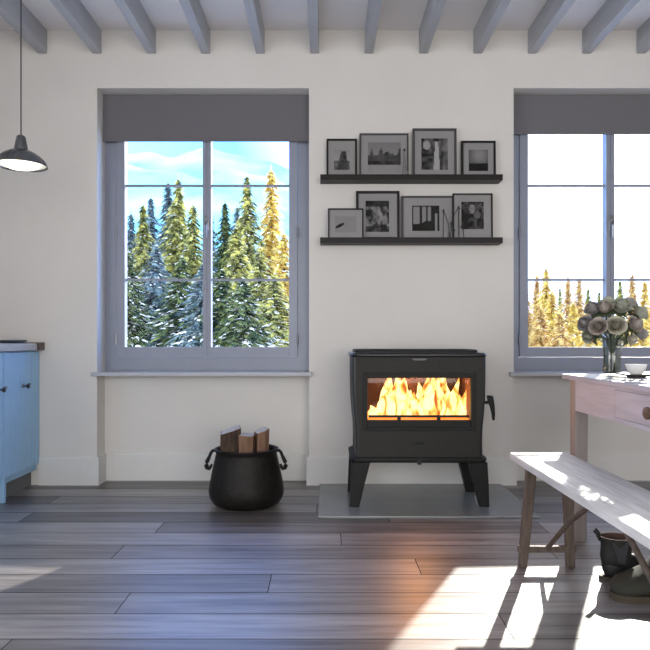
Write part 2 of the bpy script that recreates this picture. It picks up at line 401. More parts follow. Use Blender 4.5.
# body shell: U-shaped in plan, curved in at the bottom
zs = [.284+i*(.836-.284)/14 for i in range(15)]
m = MB(); rings = []
for z in zs:
    h = hw(z); t = .03; r = .045; pts = []
    def arc(cx, cy, rad, a0, a1, k=5): return [(cx+rad*math.cos(a0+(a1-a0)*i/k), cy+rad*math.sin(a0+(a1-a0)*i/k)) for i in range(k+1)]
    y0 = FY+.012
    pts += [(SX-h, y0)] + arc(SX-h+r, BY-r, r, PI, PI/2) + arc(SX+h-r, BY-r, r, PI/2, 0) + [(SX+h, y0)]
    pts += [(SX+h-t, y0)] + arc(SX+h-r-.005, BY-r-.005, r-.02, 0, PI/2) + arc(SX-h+r+.005, BY-r-.005, r-.02, PI/2, PI) + [(SX-h+t, y0)]
    rings.append([(x, y, z) for x, y in pts])
m.loft(rings); st(m, 'body', 'cast_iron', sm=50)
# front plate with rounded vertical edges and the fire opening
ox0, ox1, oz0, oz1 = SX-.289, SX+.289, .436, .724
m = MB()
def col_strip(za, zb, xa_f, xb_f, y0, y1, n=1):
    for i in range(n):
        a = za+(zb-za)*i/n; c = za+(zb-za)*(i+1)/n
        vs = [(xa_f(a), y0, a), (xb_f(a), y0, a), (xb_f(c), y0, c), (xa_f(c), y0, c), (xa_f(a), y1, a), (xb_f(a), y1, a), (xb_f(c), y1, c), (xa_f(c), y1, c)]
        m.faces(vs, [(0, 1, 2, 3), (4, 7, 6, 5), (0, 4, 5, 1), (3, 2, 6, 7), (0, 3, 7, 4), (1, 5, 6, 2)])
FLAT = .018
col_strip(.284, oz0, lambda z: SX-hw(z)+FLAT, lambda z: SX+hw(z)-FLAT, FY-.012, FY+.012, 6)
col_strip(oz1, .836, lambda z: SX-hw(z)+FLAT, lambda z: SX+hw(z)-FLAT, FY-.012, FY+.012, 3)
col_strip(oz0, oz1, lambda z: SX-hw(z)+FLAT, lambda z: ox0, FY-.012, FY+.012, 6)
col_strip(oz0, oz1, lambda z: ox1, lambda z: SX+hw(z)-FLAT, FY-.012, FY+.012, 6)
door = st(m, 'door', 'cast_iron_door')
door['label'] = 'flat matt charcoal front of the stove'
for s in (-1, 1):
    m = MB(); rings = []
    for z in zs:
        h = hw(z); x0 = SX+s*(h-FLAT)
        rings.append([(x0+s*FLAT*math.sin(a), FY-.012+.024*(1-math.cos(a))/1.0, z) for a in [PI/2*i/5 for i in range(6)]]+[(x0, FY+.014, z)])
    m.loft(rings); st(m, 'corner_moulding', 'iron_glossy', sm=50)
# inner glazing surround, lower air strip, bars
m = MB()
e = .012
for (a, c, p, q) in ((ox0-.024, ox1+.024, oz1-.004, oz1+.026), (ox0-.024, ox1+.024, oz0-.006, oz0+.012), (ox0-.024, ox0+.004, oz0+.012, oz1-.004), (ox1-.004, ox1+.024, oz0+.012, oz1-.004)): m.box(a, c, FY-.016, FY+.02, p, q, .003)
dr = st(m, 'door_surround', 'cast_iron')
m = MB(); m.prism([(ox0+.006, .442), (ox0+.10, .438), (ox1-.10, .438), (ox1-.006, .442), (ox1-.006, .487), (ox0+.006, .487)], FY-.008, FY+.01)
st(m, 'air_strip', 'cast_iron')
m = MB()
m.box(ox0+.01, ox1-.01, FY+.004, FY+.012, .500, .513)
for k in (-.11, .11): m.box(SX+k-.010, SX+k+.010, FY+.002, FY+.012, .487, .513)
st(m, 'grate_bar', 'cast_iron')
st(MB().box(ox0+.008, ox1-.008, FY+.014, FY+.018, .49, oz1-.008), 'glass_pane', 'stove_glass')
# firebox lining
m = MB()
m.box(ox0-.02, ox1+.02, 3.90, 3.92, .42, .76); m.box(ox0-.02, ox0-.002, FY+.025, 3.90, .42, .78); m.box(ox1+.002, ox1+.02, FY+.025, 3.90, .42, .78)
m.box(ox0-.02, ox1+.02, FY+.025, 3.90, .46, .48); m.box(ox0-.02, ox1+.02, FY+.025, 3.90, .745, .76)
st(m, 'firebox', 'firebrick')
def rrect(cx, cy, hx, hy, r, z, k=6):
    P = []
    for (sx, sy, a) in ((1, 1, 0), (-1, 1, PI/2), (-1, -1, PI), (1, -1, 3*PI/2)):
        for i in range(k+1):
            t = a+PI/2*i/k; P.append((cx+sx*(hx-r)+r*math.cos(t), cy+sy*(hy-r)+r*math.sin(t), z))
    return P
cy = (FY+BY)/2
m = MB(); m.loft([rrect(SX, cy, .372, .20, .05, .833), rrect(SX, cy, .379, .207, .055, .838), rrect(SX, cy, .383, .211, .058, .846), rrect(SX, cy, .379, .207, .055, .856), rrect(SX, cy, .372, .200, .05, .859)])
st(m, 'top_plate', 'iron_glossy', sm=50)
m = MB(); m.loft([rrect(SX-.01, cy, .345, .17, .03, .858), rrect(SX-.01, cy, .345, .17, .03, .872), rrect(SX-.01, cy, .336, .162, .025, .877)])
st(m, 'hotplate', 'cast_iron', sm=50)
m = MB(); m.loft([rrect(SX, cy, .371, .203, .04, .252), rrect(SX, cy, .379, .208, .045, .262), rrect(SX, cy, .379, .208, .045, .276), rrect(SX, cy, .356, .198, .04, .287)])
st(m, 'base_plate', 'cast_iron', sm=50)
m = MB(); m.prism([(SX-.045, .828), (SX+.045, .828), (SX+.03, .817), (SX-.03, .817)], FY-.018, FY-.01); st(m, 'top_latch', 'iron_glossy')
m = MB(); m.tube([(SX, FY-.016, .262), (SX, FY-.016, .244)], .012); st(m, 'air_lever', 'iron_glossy', sm=40)
m = MB()   # the small raised maker's oval on the front
m.lathe([(.001, 0), (.034, 0), (.032, .003), (.001, .004)], 24); bmesh.ops.rotate(m.bm, verts=m.bm.verts, matrix=Matrix.Rotation(PI/2, 3, 'X')); bmesh.ops.scale(m.bm, vec=(1, 1, .28), verts=m.bm.verts)
bmesh.ops.translate(m.bm, verts=m.bm.verts, vec=(SX, FY-.011, .360)); st(m, 'badge', 'cast_iron', sm=40)
for (s, yy) in ((-1, FY+.006), (1, FY+.006), (-1, BY-.05), (1, BY-.05)):
    m = MB(); so_ = SX+s*.374; si = SX+s*.272; bo = SX+s*.384; bi = SX+s*.332
    R = []
    for t in (0, .5, 1):
        a = so_+(bo-so_)*t; c = si+(bi-si)*t**.92; d = .036-.012*t; y = yy+(-.012 if yy < cy else .012)*t; z = .254+(HZ-.254)*t
        R.append([(min(a, c), y-d, z), (max(a, c), y-d, z), (max(a, c), y+d, z), (min(a, c), y+d, z)])
    m.loft(R); bmesh.ops.bevel(m.bm, geom=[e for e in m.bm.edges if abs(e.verts[0].co.z-e.verts[1].co.z) > .05], offset=.008, segments=3, affect='EDGES')
    st(m, 'leg', 'cast_iron', sm=50)
m = MB(); m.tube([(SX+.360, FY+.015, .583), (SX+.405, FY+.012, .583)], .009, 10)
stub = st(m, 'handle_stub', 'cast_iron', sm=40)
m = MB(); R = []
for z, x, a in ((.622, .386, .012), (.617, .392, .020), (.59, .396, .021), (.56, .404, .016), (.52, .410, .012), (.487, .411, .008), (.483, .411, .004)):
    R.append([(SX+x+a*math.cos(2*PI*k/12)*.9+.004, FY+.01+a*.7*math.sin(2*PI*k/12), z) for k in range(12)])
m.loft(R); st(m, 'handle', 'cast_iron', sm=60)

# fire: logs and flames inside
for i, (x0, x1, y0, y1, z0, z1, r, lab) in enumerate((
    (.30, .76, 3.85, 3.84, .51, .512, .022, 'charred log lying along the front of the burning stove'),
    (.28, .60, 3.80, 3.82, .55, .56, .02, 'charred log at the back left of the burning stove'),
    (.66, .80, 3.82, 3.84, .52, .58, .018, 'charred log propped up at the right side of the stove fire'))):
    m = MB(); k = 7; a = Vector((x0, y0, z0)); c = Vector((x1, y1, z1))
    m.tube([a.lerp(c, t/k)+Vector((0, 0, random.uniform(-.004, .004))) for t in range(k+1)], [r*random.uniform(.88, 1.1) for _ in range(k+1)], 10)
    tag(m.build('burning_log', 'firebrick', None, 40), lab, 'log', 'logs burning in the stove')
fire = MB(); rnd = random.Random(11)
def tongue(x, y, h, wd, lean, z0=.485):
    n = 7; R = []
    ph = rnd.uniform(0, 6)
    for i in range(n+1):
        t = i/n; r = wd*(.75+.5*math.sin(PI*min(1, t*1.25)))*(1-t)**.6+.0008
        cx = x+lean*t*t+.012*math.sin(ph+t*6)*t; cyy = y+.006*math.sin(ph*2+t*5)
        R.append([(cx+r*math.cos(2*PI*k/8), cyy+r*.4*math.sin(2*PI*k/8), z0+h*t) for k in range(8)])
    fire.loft(R)
for (px, h, wd) in ((372, .05, .02), (378, .09, .022), (384, .19, .024), (390, .255, .034), (396, .262, .036), (402, .24, .030), (404, .15, .03), (410, .16, .03), (416, .15, .03), (421, .20, .03), (426, .255, .034), (432, .262, .036), (438, .262, .036), (444, .255, .032), (448, .18, .026), (454, .23, .020), (458, .12, .02), (462, .17, .018), (468, .13, .016), (387, .2, .03), (399, .2, .03), (407, .21, .022), (413, .13, .035), (419, .13, .035), (424, .15, .03), (429, .2, .03), (441, .2, .03), (447, .22, .022), (457, .18, .022), (460, .09, .03), (374, .07, .03), (393, .17, .04), (436, .18, .04), (412, .09, .03), (450, .08, .02), (381, .06, .02), (466, .06, .02)):
    yy = rnd.uniform(3.72, 3.80); tongue((px-325)*yy/650, yy, h*1.0, wd*1.7, rnd.uniform(-.02, .025))
tag(fire.build('fire', 'flame', None, 60), 'bright yellow and orange flames burning behind the stove glass', 'fire', kind='stuff')
tag(MB().box(ox0+.0, ox1-.0, 3.66, 3.88, .481, .487).build('embers', 'ember_glow'), 'glowing red embers on the firebox floor of the stove', 'embers', kind='stuff')
fl = bpy.data.lights.new('fire_light', 'POINT'); fl.energy = 11; fl.color = (1, .42, .12); fl.shadow_soft_size = .05
fo = bpy.data.objects.new('fire_light', fl); COL.objects.link(fo); fo.location = (SX, 3.665, .62)

# ------------------------------------------------------------------ iron pot with firewood
px_, py_ = (246.5-325)*3.66/650, 3.66
pot = empty('iron_pot', (px_, py_, 0)); tag(pot, 'black round-bellied iron pot with ring handles, filled with firewood', 'pot')
prof = [(.001, .0), (.11, .0), (.150, .006), (.185, .022), (.204, .050), (.211, .085), (.205, .13), (.193, .19), (.180, .25), (.171, .29), (.170, .305), (.180, .313), (.180, .321), (.172, .324), (.163, .318), (.163, .295), (.178, .22), (.192, .13), (.190, .07), (.15, .02), (.001, .012)]
MB().lathe(prof, 48).build('pot_body', 'pot_iron', pot, 60)
for s in (-1, 1):
    P = [(s*.172, 0, .310), (s*.186, 0, .312), (s*.196, 0, .300), (s*.204, 0, .280), (s*.212, 0, .262), (s*.220, 0, .246), (s*.223, 0, .230), (s*.217, 0, .215), (s*.205, 0, .211), (s*.198, 0, .220), (s*.192, 0, .236)]
    MB().tube([(x, y-.02, z) for x, y, z in P], [.008, .009, .009, .009, .011, .012, .013, .013, .011, .009, .006], 10).build('handle', 'pot_iron', pot, 60)
def wedge(x, y, rz, tx, ty, wdt, dpt, ztop, kind, label):
    r = empty('firewood_log', (px_+x, py_+y, .03), rz); r.rotation_euler = (tx, ty, rz); tag(r, label, 'firewood', 'split logs in the iron pot')
    L = ztop-.03
    base = [(-wdt/2, -dpt/2), (wdt*.1, -dpt*.55), (wdt/2, -dpt*.4), (wdt*.45, dpt/2), (0, dpt*.6), (-wdt*.48, dpt*.35)]
    rr = random.Random(int(x*999)); R = []
    for i in range(6):
        t = i/5; R.append([(a*(1+rr.uniform(-.06, .06)), c*(1+rr.uniform(-.06, .06)), L*t) for a, c in base])
    top = [(a, c, L+kind*a) for a, c in base]; R[-1] = top
    m = MB(); m.loft(R, cap=True); m.build('split_wood', 'cut_wood' if wdt < .1 else 'bark', r)
    m = MB(); m.loft([[(a*.94, c*.94, z+.0005) for a, c, z in top], [(a*.9, c*.9, z+.003) for a, c, z in top]]); q = m.build('cut_end', 'cut_wood_pale', r); q['label'] = 'paler sawn end'
wedge(-.086, -.02, .15, .05, .0, .112, .12, .43, .28, 'thick bark-covered log at the left of the iron pot with pale sawn end')
wedge(.014, -.055, -.1, .03, .0, .078, .09, .405, -.1, 'short reddish split log standing in the middle of the iron pot')
wedge(.072, -.02, .4, .02, .03, .070, .09, .425, .35, 'slim pointed split log leaning at the right of the iron pot')
wedge(.02, .08, .9, -.08, -.02, .10, .09, .38, 0, 'short dark log standing at the back of the iron pot')

# ------------------------------------------------------------------ picture ledges and frames
def ledge(z0, z1, label):
    m = MB(); m.box(-.030, 1.112, 4.062, WY, z0, z1-.006, .002); m.box(-.030, 1.112, 4.062, 4.074, z1-.010, z1, .001)
    tag(m.build('picture_ledge', 'shelf_black', weld=False), label, 'shelf', 'picture ledges')
U0, U1, L0, L1 = 1.930, 1.966, 1.536, 1.572
ledge(U0, U1, 'upper long black picture ledge on the wall above the stove')
ledge(L0, L1, 'lower long black picture ledge on the wall above the stove')

def vn(x, y, s=0):
    """cheap value noise"""
    def h(i, j): return math.modf(abs(math.sin(i*127.1+j*311.7+s*74.7)*43758.5453))[0]
    i, j = math.floor(x), math.floor(y); u, v = x-i, y-j; u = u*u*(3-2*u); v = v*v*(3-2*v)
    return (h(i, j)*(1-u)+h(i+1, j)*u)*(1-v)+(h(i, j+1)*(1-u)+h(i+1, j+1)*u)*v
def fb(x, y, s=0): return .55*vn(x, y, s)+.3*vn(x*2.1, y*2.1, s+1)+.15*vn(x*4.3, y*4.3, s+2)
def p_figure(u, v):        # dark figure/rock standing in a pale field
    g = .50-.15*v
    if v < .45: g = .12+.18*fb(u*8, v*8, 2)
    k = abs(u-.58-.1*(v-.5))
    if v < .92 and k < .30*(1-v)**.5+.04: g = .07+.12*fb(u*9, v*9, 3)
    return g
def p_lake(u, v):          # trees reflected in water
    if v < .24: return .34+.05*vn(u*3, v*20)
    if v < .38: return .06+.1*fb(u*10, v*6)
    hgt = .38+.18+.36*max(0, vn(u*17, 3, 5)-.25)
    if v < hgt: return .08+.12*fb(u*12, v*6)
    return .36-.08*v
def p_person(u, v):        # woman in a pale dress in front of bushes
    if abs(u-.58) < .12-.07*v and v < .9: return .50
    if (u-.60)**2+(v-.93)**2*1.4 < .005: return .06
    if (u-.2)**2+(v-.78)**2 < .02: return .42
    return .05+.22*max(0, fb(u*6, v*6, 8)-.25)*1.4+(.08 if u > .8 else 0)
def p_horizon(u, v):
    return (.05+.1*v if v < .36 else .14+.22*math.exp(-((u-.55)**2+(v-.75)**2)*5))
def p_leaf(u, v):          # small dark leaf on pale paper
    x, y = u-.22, v-.42; a = x*.8+y*.6; c = -x*.6+y*.8
    if (a/.26)**2+(c/.09)**2 < 1: return .08
    return .33+.03*vn(u*4, v*30)
def p_foliage(u, v):
    d = fb(u*5, v*5, 21)
    g = .07+.5*max(0, d-.36)*(1.8 if .2 < v < .8 else .5)
    if v > .82: g = .05+.1*d
    return g
def p_forest(u, v):        # dark trunks with light between
    g = .04+.04*fb(u*7, v*7, 4)
    if abs(vn(u*9, 1, 31)-.5) < .11 and .1+.3*vn(u*6, 2, 9) < v < .95: g = .34
    if (u-.88)**2 < .002 and v < .7: g = .35
    return g
def p_portrait(u, v):
    g = .05+.16*max(0, fb(u*5, v*6, 41)-.3)*1.6
    if (u-.48)**2*1.5+(v-.74)**2 < .028: g = .24+.1*vn(u*8, v*8)
    if (u-.72)**2+(v-.52)**2 < .02: g = .20
    return g
def frame(pxl, pxr, pyt, zb, y, fm, fw, mw, pic, rect, label, tilt=.03, glassy=True):
    """picture frame seen at pxl..pxr; zb = height of its foot; rect = print area as fractions of the frame"""
    fw *= 1.35; k = y/650; x0, x1 = (pxl-325)*k, (pxr-325)*k; zt = CAM_H+(340-pyt)*k
    cx = (x0+x1)/2; W, H = x1-x0, zt-zb
    r = empty('framed_picture', (cx, y, zb)); r.rotation_euler = (-tilt, 0, 0); tag(r, label, 'picture', 'framed black and white pictures on the ledges')
    m = MB(); d = .014
    m.box(-W/2, W/2, -d, 0, 0, fw, .0012); m.box(-W/2, W/2, -d, 0, H-fw, H, .0012); m.box(-W/2, -W/2+fw, -d, 0, fw, H-fw, .0012); m.box(W/2-fw, W/2, -d, 0, fw, H-fw, .0012)
    m.build('frame_moulding', fm, r, weld=False)
    MB().box(-W/2+fw*.6, W/2-fw*.6, -.006, -.002, fw*.6, H-fw*.6).build('mount_board', mw, r)
    u0, u1, v0, v1 = rect; N = 34; bm = bmesh.new()
    X0, X1, Z0, Z1 = -W/2+W*u0, -W/2+W*u1, H*v0, H*v1
    V = [[bm.verts.new((X0+(X1-X0)*i/N, -.0068, Z0+(Z1-Z0)*j/N)) for i in range(N+1)] for j in range(N+1)]
    lay = bm.loops.layers.color.new('print')
    for j in range(N):
        for i in range(N):
            f = bm.faces.new((V[j][i], V[j][i+1], V[j+1][i+1], V[j+1][i]))
            for l in f.loops:
                uu, vv = (l.vert.co.x-X0)/(X1-X0), (l.vert.co.z-Z0)/(Z1-Z0); g = max(.006, pic(uu, vv)*.95-.075); g = g**(1/2.2)
                l[lay] = (g, g*.985, g*.98, 1)
    me = bpy.data.meshes.new('photo_print'); bm.to_mesh(me); bm.free(); me.materials.append(M['photo_print'])
    o = bpy.data.objects.new('photo_print', me); COL.objects.link(o); o.parent = r
    if glassy: MB().box(-W/2+fw*.8, W/2-fw*.8, -.0115, -.0095, fw*.8, H-fw*.8).build('glass', 'frame_glass', r)
    return r
UZ, LZ = U1-.006, L1-.006
frame(326.5, 357, 139, UZ, 4.130, 'frame_black', .009, 'mat_board', p_figure, (.24, .76, .20, .72), 'small black frame at the left end of the upper ledge')
frame(359.5, 408.5, 133.5, UZ, 4.130, 'frame_grey', .008, 'mat_board', p_lake, (.17, .84, .12, .80), 'wide grey frame on the upper ledge with trees by a lake')
frame(412.5, 456.5, 128.5, UZ, 4.130, 'frame_grey', .011, 'mat_board', p_person, (.20, .80, .16, .80), 'tall grey frame on the upper ledge showing a figure in a pale dress')
frame(461, 495.5, 141, UZ, 4.130, 'frame_black', .010, 'mat_board', p_horizon, (.22, .78, .18, .76), 'black frame at the right end of the upper ledge with a dim seascape')
frame(328, 363.5, 208.5, LZ, 4.100, 'frame_black', .007, 'mat_board', p_leaf, (.20, .80, .22, .74), 'low black frame leaning in front at the left end of the lower ledge')
frame(356, 399.5, 191, LZ, 4.130, 'frame_black', .012, 'mat_board', p_foliage, (.22, .76, .16, .80), 'tall thick black frame on the lower ledge with pale foliage')
frame(401.5, 454, 196, LZ, 4.130, 'frame_grey', .009, 'mat_board', p_forest, (.20, .72, .20, .78), 'wide grey frame in the middle of the lower ledge with dark woodland')
frame(452.5, 492.5, 193.5, LZ, 4.112, 'frame_black', .007, 'mat_board', p_portrait, (.22, .78, .22, .82), 'thin black frame at the right end of the lower ledge')
# slender wire figurines
def fig(name, label, segs, blobs, y, base, mt):
    """segs in photo-derived centimetres relative to the base"""
    r = empty(name, (base[0], y, base[1])); tag(r, label, 'figurine', 'slim wire figurines on the ledges')
    m = MB()
    for s in segs:
        m.tube([(a, d, c) for a, c, d in s], .0028, 6)
    m.build('wire_legs', mt, r, 40)
    for i, (a, c, ra, sz) in enumerate(blobs):
        m = MB(); m.sphere((a, 0, c), ra, (1, .8, sz), 10, 8); m.build('bead' if i else 'head', 'wire_dark', r, 60)
fig('wire_figurine', 'slim grey figurine with a dark round head beside the lake picture',
    [[(0, .155, 0), (-.012, .0, -.006)], [(0, .155, 0), (.010, .06, 0), (.022, .0, .004)], [(.010, .0, .004), (.002, .11, 0)], [(-.01, .06, 0), (.016, .06, 0)], [(.020, .03, 0), (.030, .004, 0)]],
    [(0, .165, .007, 1.3), (.026, .006, .006, 1)], 4.085, ((404.5-325)*4.085/650, U1-.010+.004), 'wire_grey')
fig('wire_figurine', 'slim wire figurine with long legs in front of the woodland picture',
    [[(0, .175, 0), (-.002, .0, 0)], [(.002, .17, 0), (.03, .10, .003), (.036, .045, .006), (.048, .10, .0)], [(.036, .045, .006), (.038, .0, .006)], [(.048, .10, 0), (.062, .06, 0)]],
    [(0, .175, .007, 1.6)], 4.084, ((443.5-325)*4.085/650, L1-.010+.004), 'wire_dark')
fig('wire_figurine', 'bent-necked wire figurine in front of the rightmost lower picture',
    [[(0, .20, 0), (-.035, .135, 0), (-.040, .09, 0), (-.05, .03, .0)], [(-.040, .09, 0), (-.022, .05, 0)], [(0, .20, 0), (.012, .185, 0)], [(.002, .19, 0), (.004, .0, .004)], [(.012, .07, 0), (.026, .10, 0), (.034, .0, 0)], [(-.05, .03, 0), (-.05, 0, 0)]],
    [(.001, .20, .006, 1), (-.04, .10, .006, 2)], 4.084, ((458.5-325)*4.085/650, L1-.010+.004), 'wire_dark')

# ------------------------------------------------------------------ pendant lamp
lx, ly = (21-325)*3.25/650, 3.25
lamp = empty('pendant_lamp', (lx, ly, 1.80)); tag(lamp, 'dark metal pendant lamp with a wide dished shade hanging on a thin cord', 'lamp')
MB().lathe([(.030, .078), (.055, .072), (.085, .055), (.108, .034), (.122, .012), (.125, 0), (.122, -.001), (.118, .010), (.104, .030), (.082, .050), (.05, .066), (.028, .072)], 48, cap=False).build('lamp_shade', 'shade_steel', lamp, 60)
MB().lathe([(.1165, .008), (.103, .028), (.081, .048), (.05, .063), (.028, .069)], 48, cap=False).build('shade_lining', 'shade_inside', lamp, 60)
MB().lathe([(.001, .155), (.010, .154), (.018, .150), (.022, .142), (.034, .078), (.034, .068), (.001, .066)], 24).build('lamp_holder', 'shade_steel', lamp, 45)
MB().lathe([(.001, -.016), (.03, -.015), (.06, -.010), (.085, .0), (.096, .014), (.09, .024), (.06, .040), (.02, .058), (.001, .058)], 32).build('bulb_glass', 'bulb_glow', lamp, 60)
MB().tube([(0, 0, .152), (0, 0, ZC-1.80-.02)], .0035, 8).build('cord', 'cord_dark', lamp, 40)
MB().lathe([(.04, ZC-1.80-.03), (.045, ZC-1.80-.001)], 24).build('ceiling_rose', 'shade_steel', lamp, 45)

# ------------------------------------------------------------------ kitchen cabinets along the left wall
FX = -1.828
def knob(y, z, tiltd):
    m = MB(); m.lathe([(.012, 0), (.010, .004), (.006, .010), (.006, .022), (.014, .028), (.016, .036), (.010, .042), (.001, .044)], 16)
    bmesh.ops.rotate(m.bm, verts=m.bm.verts, matrix=Matrix.Rotation(PI/2, 3, 'Y')); bmesh.ops.translate(m.bm, verts=m.bm.verts, vec=(FX, y, z))
    m.tube([(FX+.024, y, z), (FX+.026, y+.04, z+tiltd), (FX+.020, y+.052, z+tiltd*1.1)], [.007, .006, .005], 8)
    return m
def cabinet(y0, y1, hy, label):
    r = empty('kitchen_cabinet', (-2.12, (y0+y1)/2, 0)); tag(r, label, 'cabinet', 'blue-grey cabinets along the left wall')
    def P(m, n, mt, p=r, sm=False):
        bmesh.ops.translate(m.bm, verts=m.bm.verts, vec=(2.12, -(y0+y1)/2, 0)); return m.build(n, mt, p, sm, weld=False)
    m = MB(); m.box(XL+.003, FX-.022, y0, y1, .10, .862); P(m, 'body', 'cabinet_paint')
    P(MB().box(XL+.003, FX-.055, y0, y1, 0, .0995), 'plinth', 'plinth_paint')
    P(MB().box(FX-.05, FX+.001, y0, y0+.022, 0, .862), 'end_panel', 'cabinet_paint')
    a, c = y0+.024, y1-.004
    m = MB(); n = 9
    for i in range(n):
        u0 = a+(c-a)*i/n; u1 = a+(c-a)*(i+1)/n
        m.box(FX-.02, FX, u0+.0012, u1-.0012, .142, .856, .0018)
    m.box(FX-.022, FX-.004, a, c, .142, .856)
    d = P(m, 'door', 'cabinet_paint')
    P(knob(hy, .652, .010), 'knob', 'pewter', d, 45)
cabinet(3.70, 4.165, 3.93, 'blue-grey beadboard cabinet standing against the window wall')
cabinet(3.20, 3.698, 3.635, 'blue-grey beadboard cabinet nearer the camera, cut off by the left edge')
cabinet(2.70, 3.198, 2.9, 'blue-grey beadboard cabinet at the near end of the cabinet row')
wt = empty('worktop', (-2.12, 3.4, .863)); tag(wt, 'pale worktop running over the blue-grey cabinets', 'worktop')
m = MB(); m.box(-2.425+2.12, -1.806+2.12, 2.66-3.4, 4.09-3.4, 0, .048, .016); m.build('worktop_slab', 'worktop_stone', wt, 40)
q = MB().box(-2.425+2.12, -1.796+2.12, 4.092-3.4, 4.168-3.4, .003, .052, .003).build('end_strip', 'worktop_end_dark', wt); q['label'] = 'dark end strip against the wall'
m = MB(); m.lathe([(.001, 0), (.075, 0), (.088, .010), (.090, .018), (.084, .016), (.07, .005), (.001, .004)], 32); bmesh.ops.scale(m.bm, vec=(1, 1.3, 1), verts=m.bm.verts)
tr = m.build('dish', 'tray_dark', None, 50); tr.location = (-1.905, 3.93, .9115); tag(tr, 'small dark oval dish on the worktop near the wall', 'dish')

# ------------------------------------------------------------------ bench
BX0, BX1, BYF, BYN, BZ = .785, 1.030, 2.765, 1.43, .452
bench = empty('bench', ((BX0+BX1)/2, (BYF+BYN)/2, 0)); tag(bench, 'weathered wooden bench with splayed legs and diagonal braces, standing in the sun', 'bench')
bcx, bcy = (BX0+BX1)/2, (BYF+BYN)/2
def bn(m, n, mt, p=bench, sm=False):
    bmesh.ops.translate(m.bm, verts=m.bm.verts, vec=(-bcx, -bcy, 0)); return m.build(n, mt, p, sm, weld=False)
m = MB(); m.box(BX0, BX1, BYN, BYF, BZ-.030, BZ, .005); bn(m, 'seat', 'bench_wood', sm=40)
for (yt, yb, dy) in ((2.63, 2.665, 1), (1.57, 1.535, -1)):
    for s in (-1, 1):
        xt = bcx+s*.072; xb = bcx+s*.098
        m = MB(); w0, w1 = .019, .016; R = []
        for t in (0, .33, .66, 1):
            x = xt+(xb-xt)*t; y = yt+(yb-yt)*t; z = (BZ-.029)*(1-t); q = w0+(w1-w0)*t+random.uniform(-.001, .001)
            R.append([(x-q, y-q, z), (x+q, y-q, z), (x+q, y+q, z), (x-q, y+q, z)])
        m.loft(R); bmesh.ops.bevel(m.bm, geom=list(m.bm.edges), offset=.003, segments=1, affect='EDGES'); bn(m, 'leg', 'bench_leg_wood')
    yy = yt+(yb-yt)*.84
    m = MB(); m.box(bcx-.118, bcx+.118, yy-.011, yy+.011, .062, .088, .003); bn(m, 'stretcher', 'bench_leg_wood')
    m = MB(); m.tube([(bcx, yy, .076), (bcx, yy-dy*.24, .25), (bcx, yy-dy*.545, BZ-.026)], [.009, .010, .009], 10); bn(m, 'brace', 'bench_leg_wood', sm=50)

# ------------------------------------------------------------------ table
TX, TYF, TYN, TXR, TZ = 1.137, 3.125, 1.45, 2.02, .768
tcx, tcy = (TX+TXR)/2, (TYF+TYN)/2
table = empty('dining_table', (tcx, tcy, 0)); tag(table, 'pale pinkish wooden table with square legs and a drawer', 'table')
def tb(m, n, mt, p=table, sm=False):
    bmesh.ops.translate(m.bm, verts=m.bm.verts, vec=(-tcx, -tcy, 0)); return m.build(n, mt, p, sm, weld=False)
tb(MB().box(TX, TXR, TYN, TYF, TZ-.024, TZ, .005), 'tabletop', 'table_wood', sm=40)
lx0 = TX+.020; ly1 = TYF-.055
for (x, y) in ((lx0, ly1-.062), (TXR-.02-.062, ly1-.062), (lx0, TYN+.05), (TXR-.082, TYN+.05)):
    m = MB(); z1 = TZ-.0245
    R = [[(x, y, 0), (x+.055, y, 0), (x+.055, y+.062, 0), (x, y+.062, 0)], [(x, y, z1), (x+.062, y, z1), (x+.062, y+.062, z1), (x, y+.062, z1)]]
    m.loft(R); bmesh.ops.bevel(m.bm, geom=[e for e in m.bm.edges if abs(e.verts[0].co.z-e.verts[1].co.z) > .05], offset=.002, segments=1, affect='EDGES'); tb(m, 'leg', 'table_leg_wood_shaded')
az0, az1 = .602, TZ-.0245
m = MB()
m.box(lx0+.002, lx0+.024, TYN+.113, 2.05, az0, az1); m.box(lx0+.002, lx0+.024, 2.60, ly1-.062, az0, az1); m.box(lx0+.002, lx0+.024, 2.05, 2.60, az0, az0+.018); m.box(lx0+.002, lx0+.024, 2.05, 2.60, az1-.012, az1)
m.box(TXR-.044, TXR-.022, TYN+.113, ly1-.062, az0, az1)
m.box(lx0+.063, TXR-.083, ly1-.024, ly1-.002, az0, az1); m.box(lx0+.063, TXR-.083, TYN+.052, TYN+.074, az0, az1)
tb(m, 'apron', 'table_wood')
dr = tb(MB().box(lx0+.002, lx0+.30, 2.0515, 2.5985, az0+.0195, az1-.0135, .001), 'drawer', 'table_wood')
m = MB(); m.lathe([(.010, 0), (.009, .010), (.016, .016), (.023, .024), (.022, .032), (.012, .038), (.001, .039)], 20)
bmesh.ops.rotate(m.bm, verts=m.bm.verts, matrix=Matrix.Rotation(-PI/2, 3, 'Y')); bmesh.ops.translate(m.bm, verts=m.bm.verts, vec=(lx0+.002, 2.285, .672)); tb(m, 'knob', 'knob_wood', dr, 50)

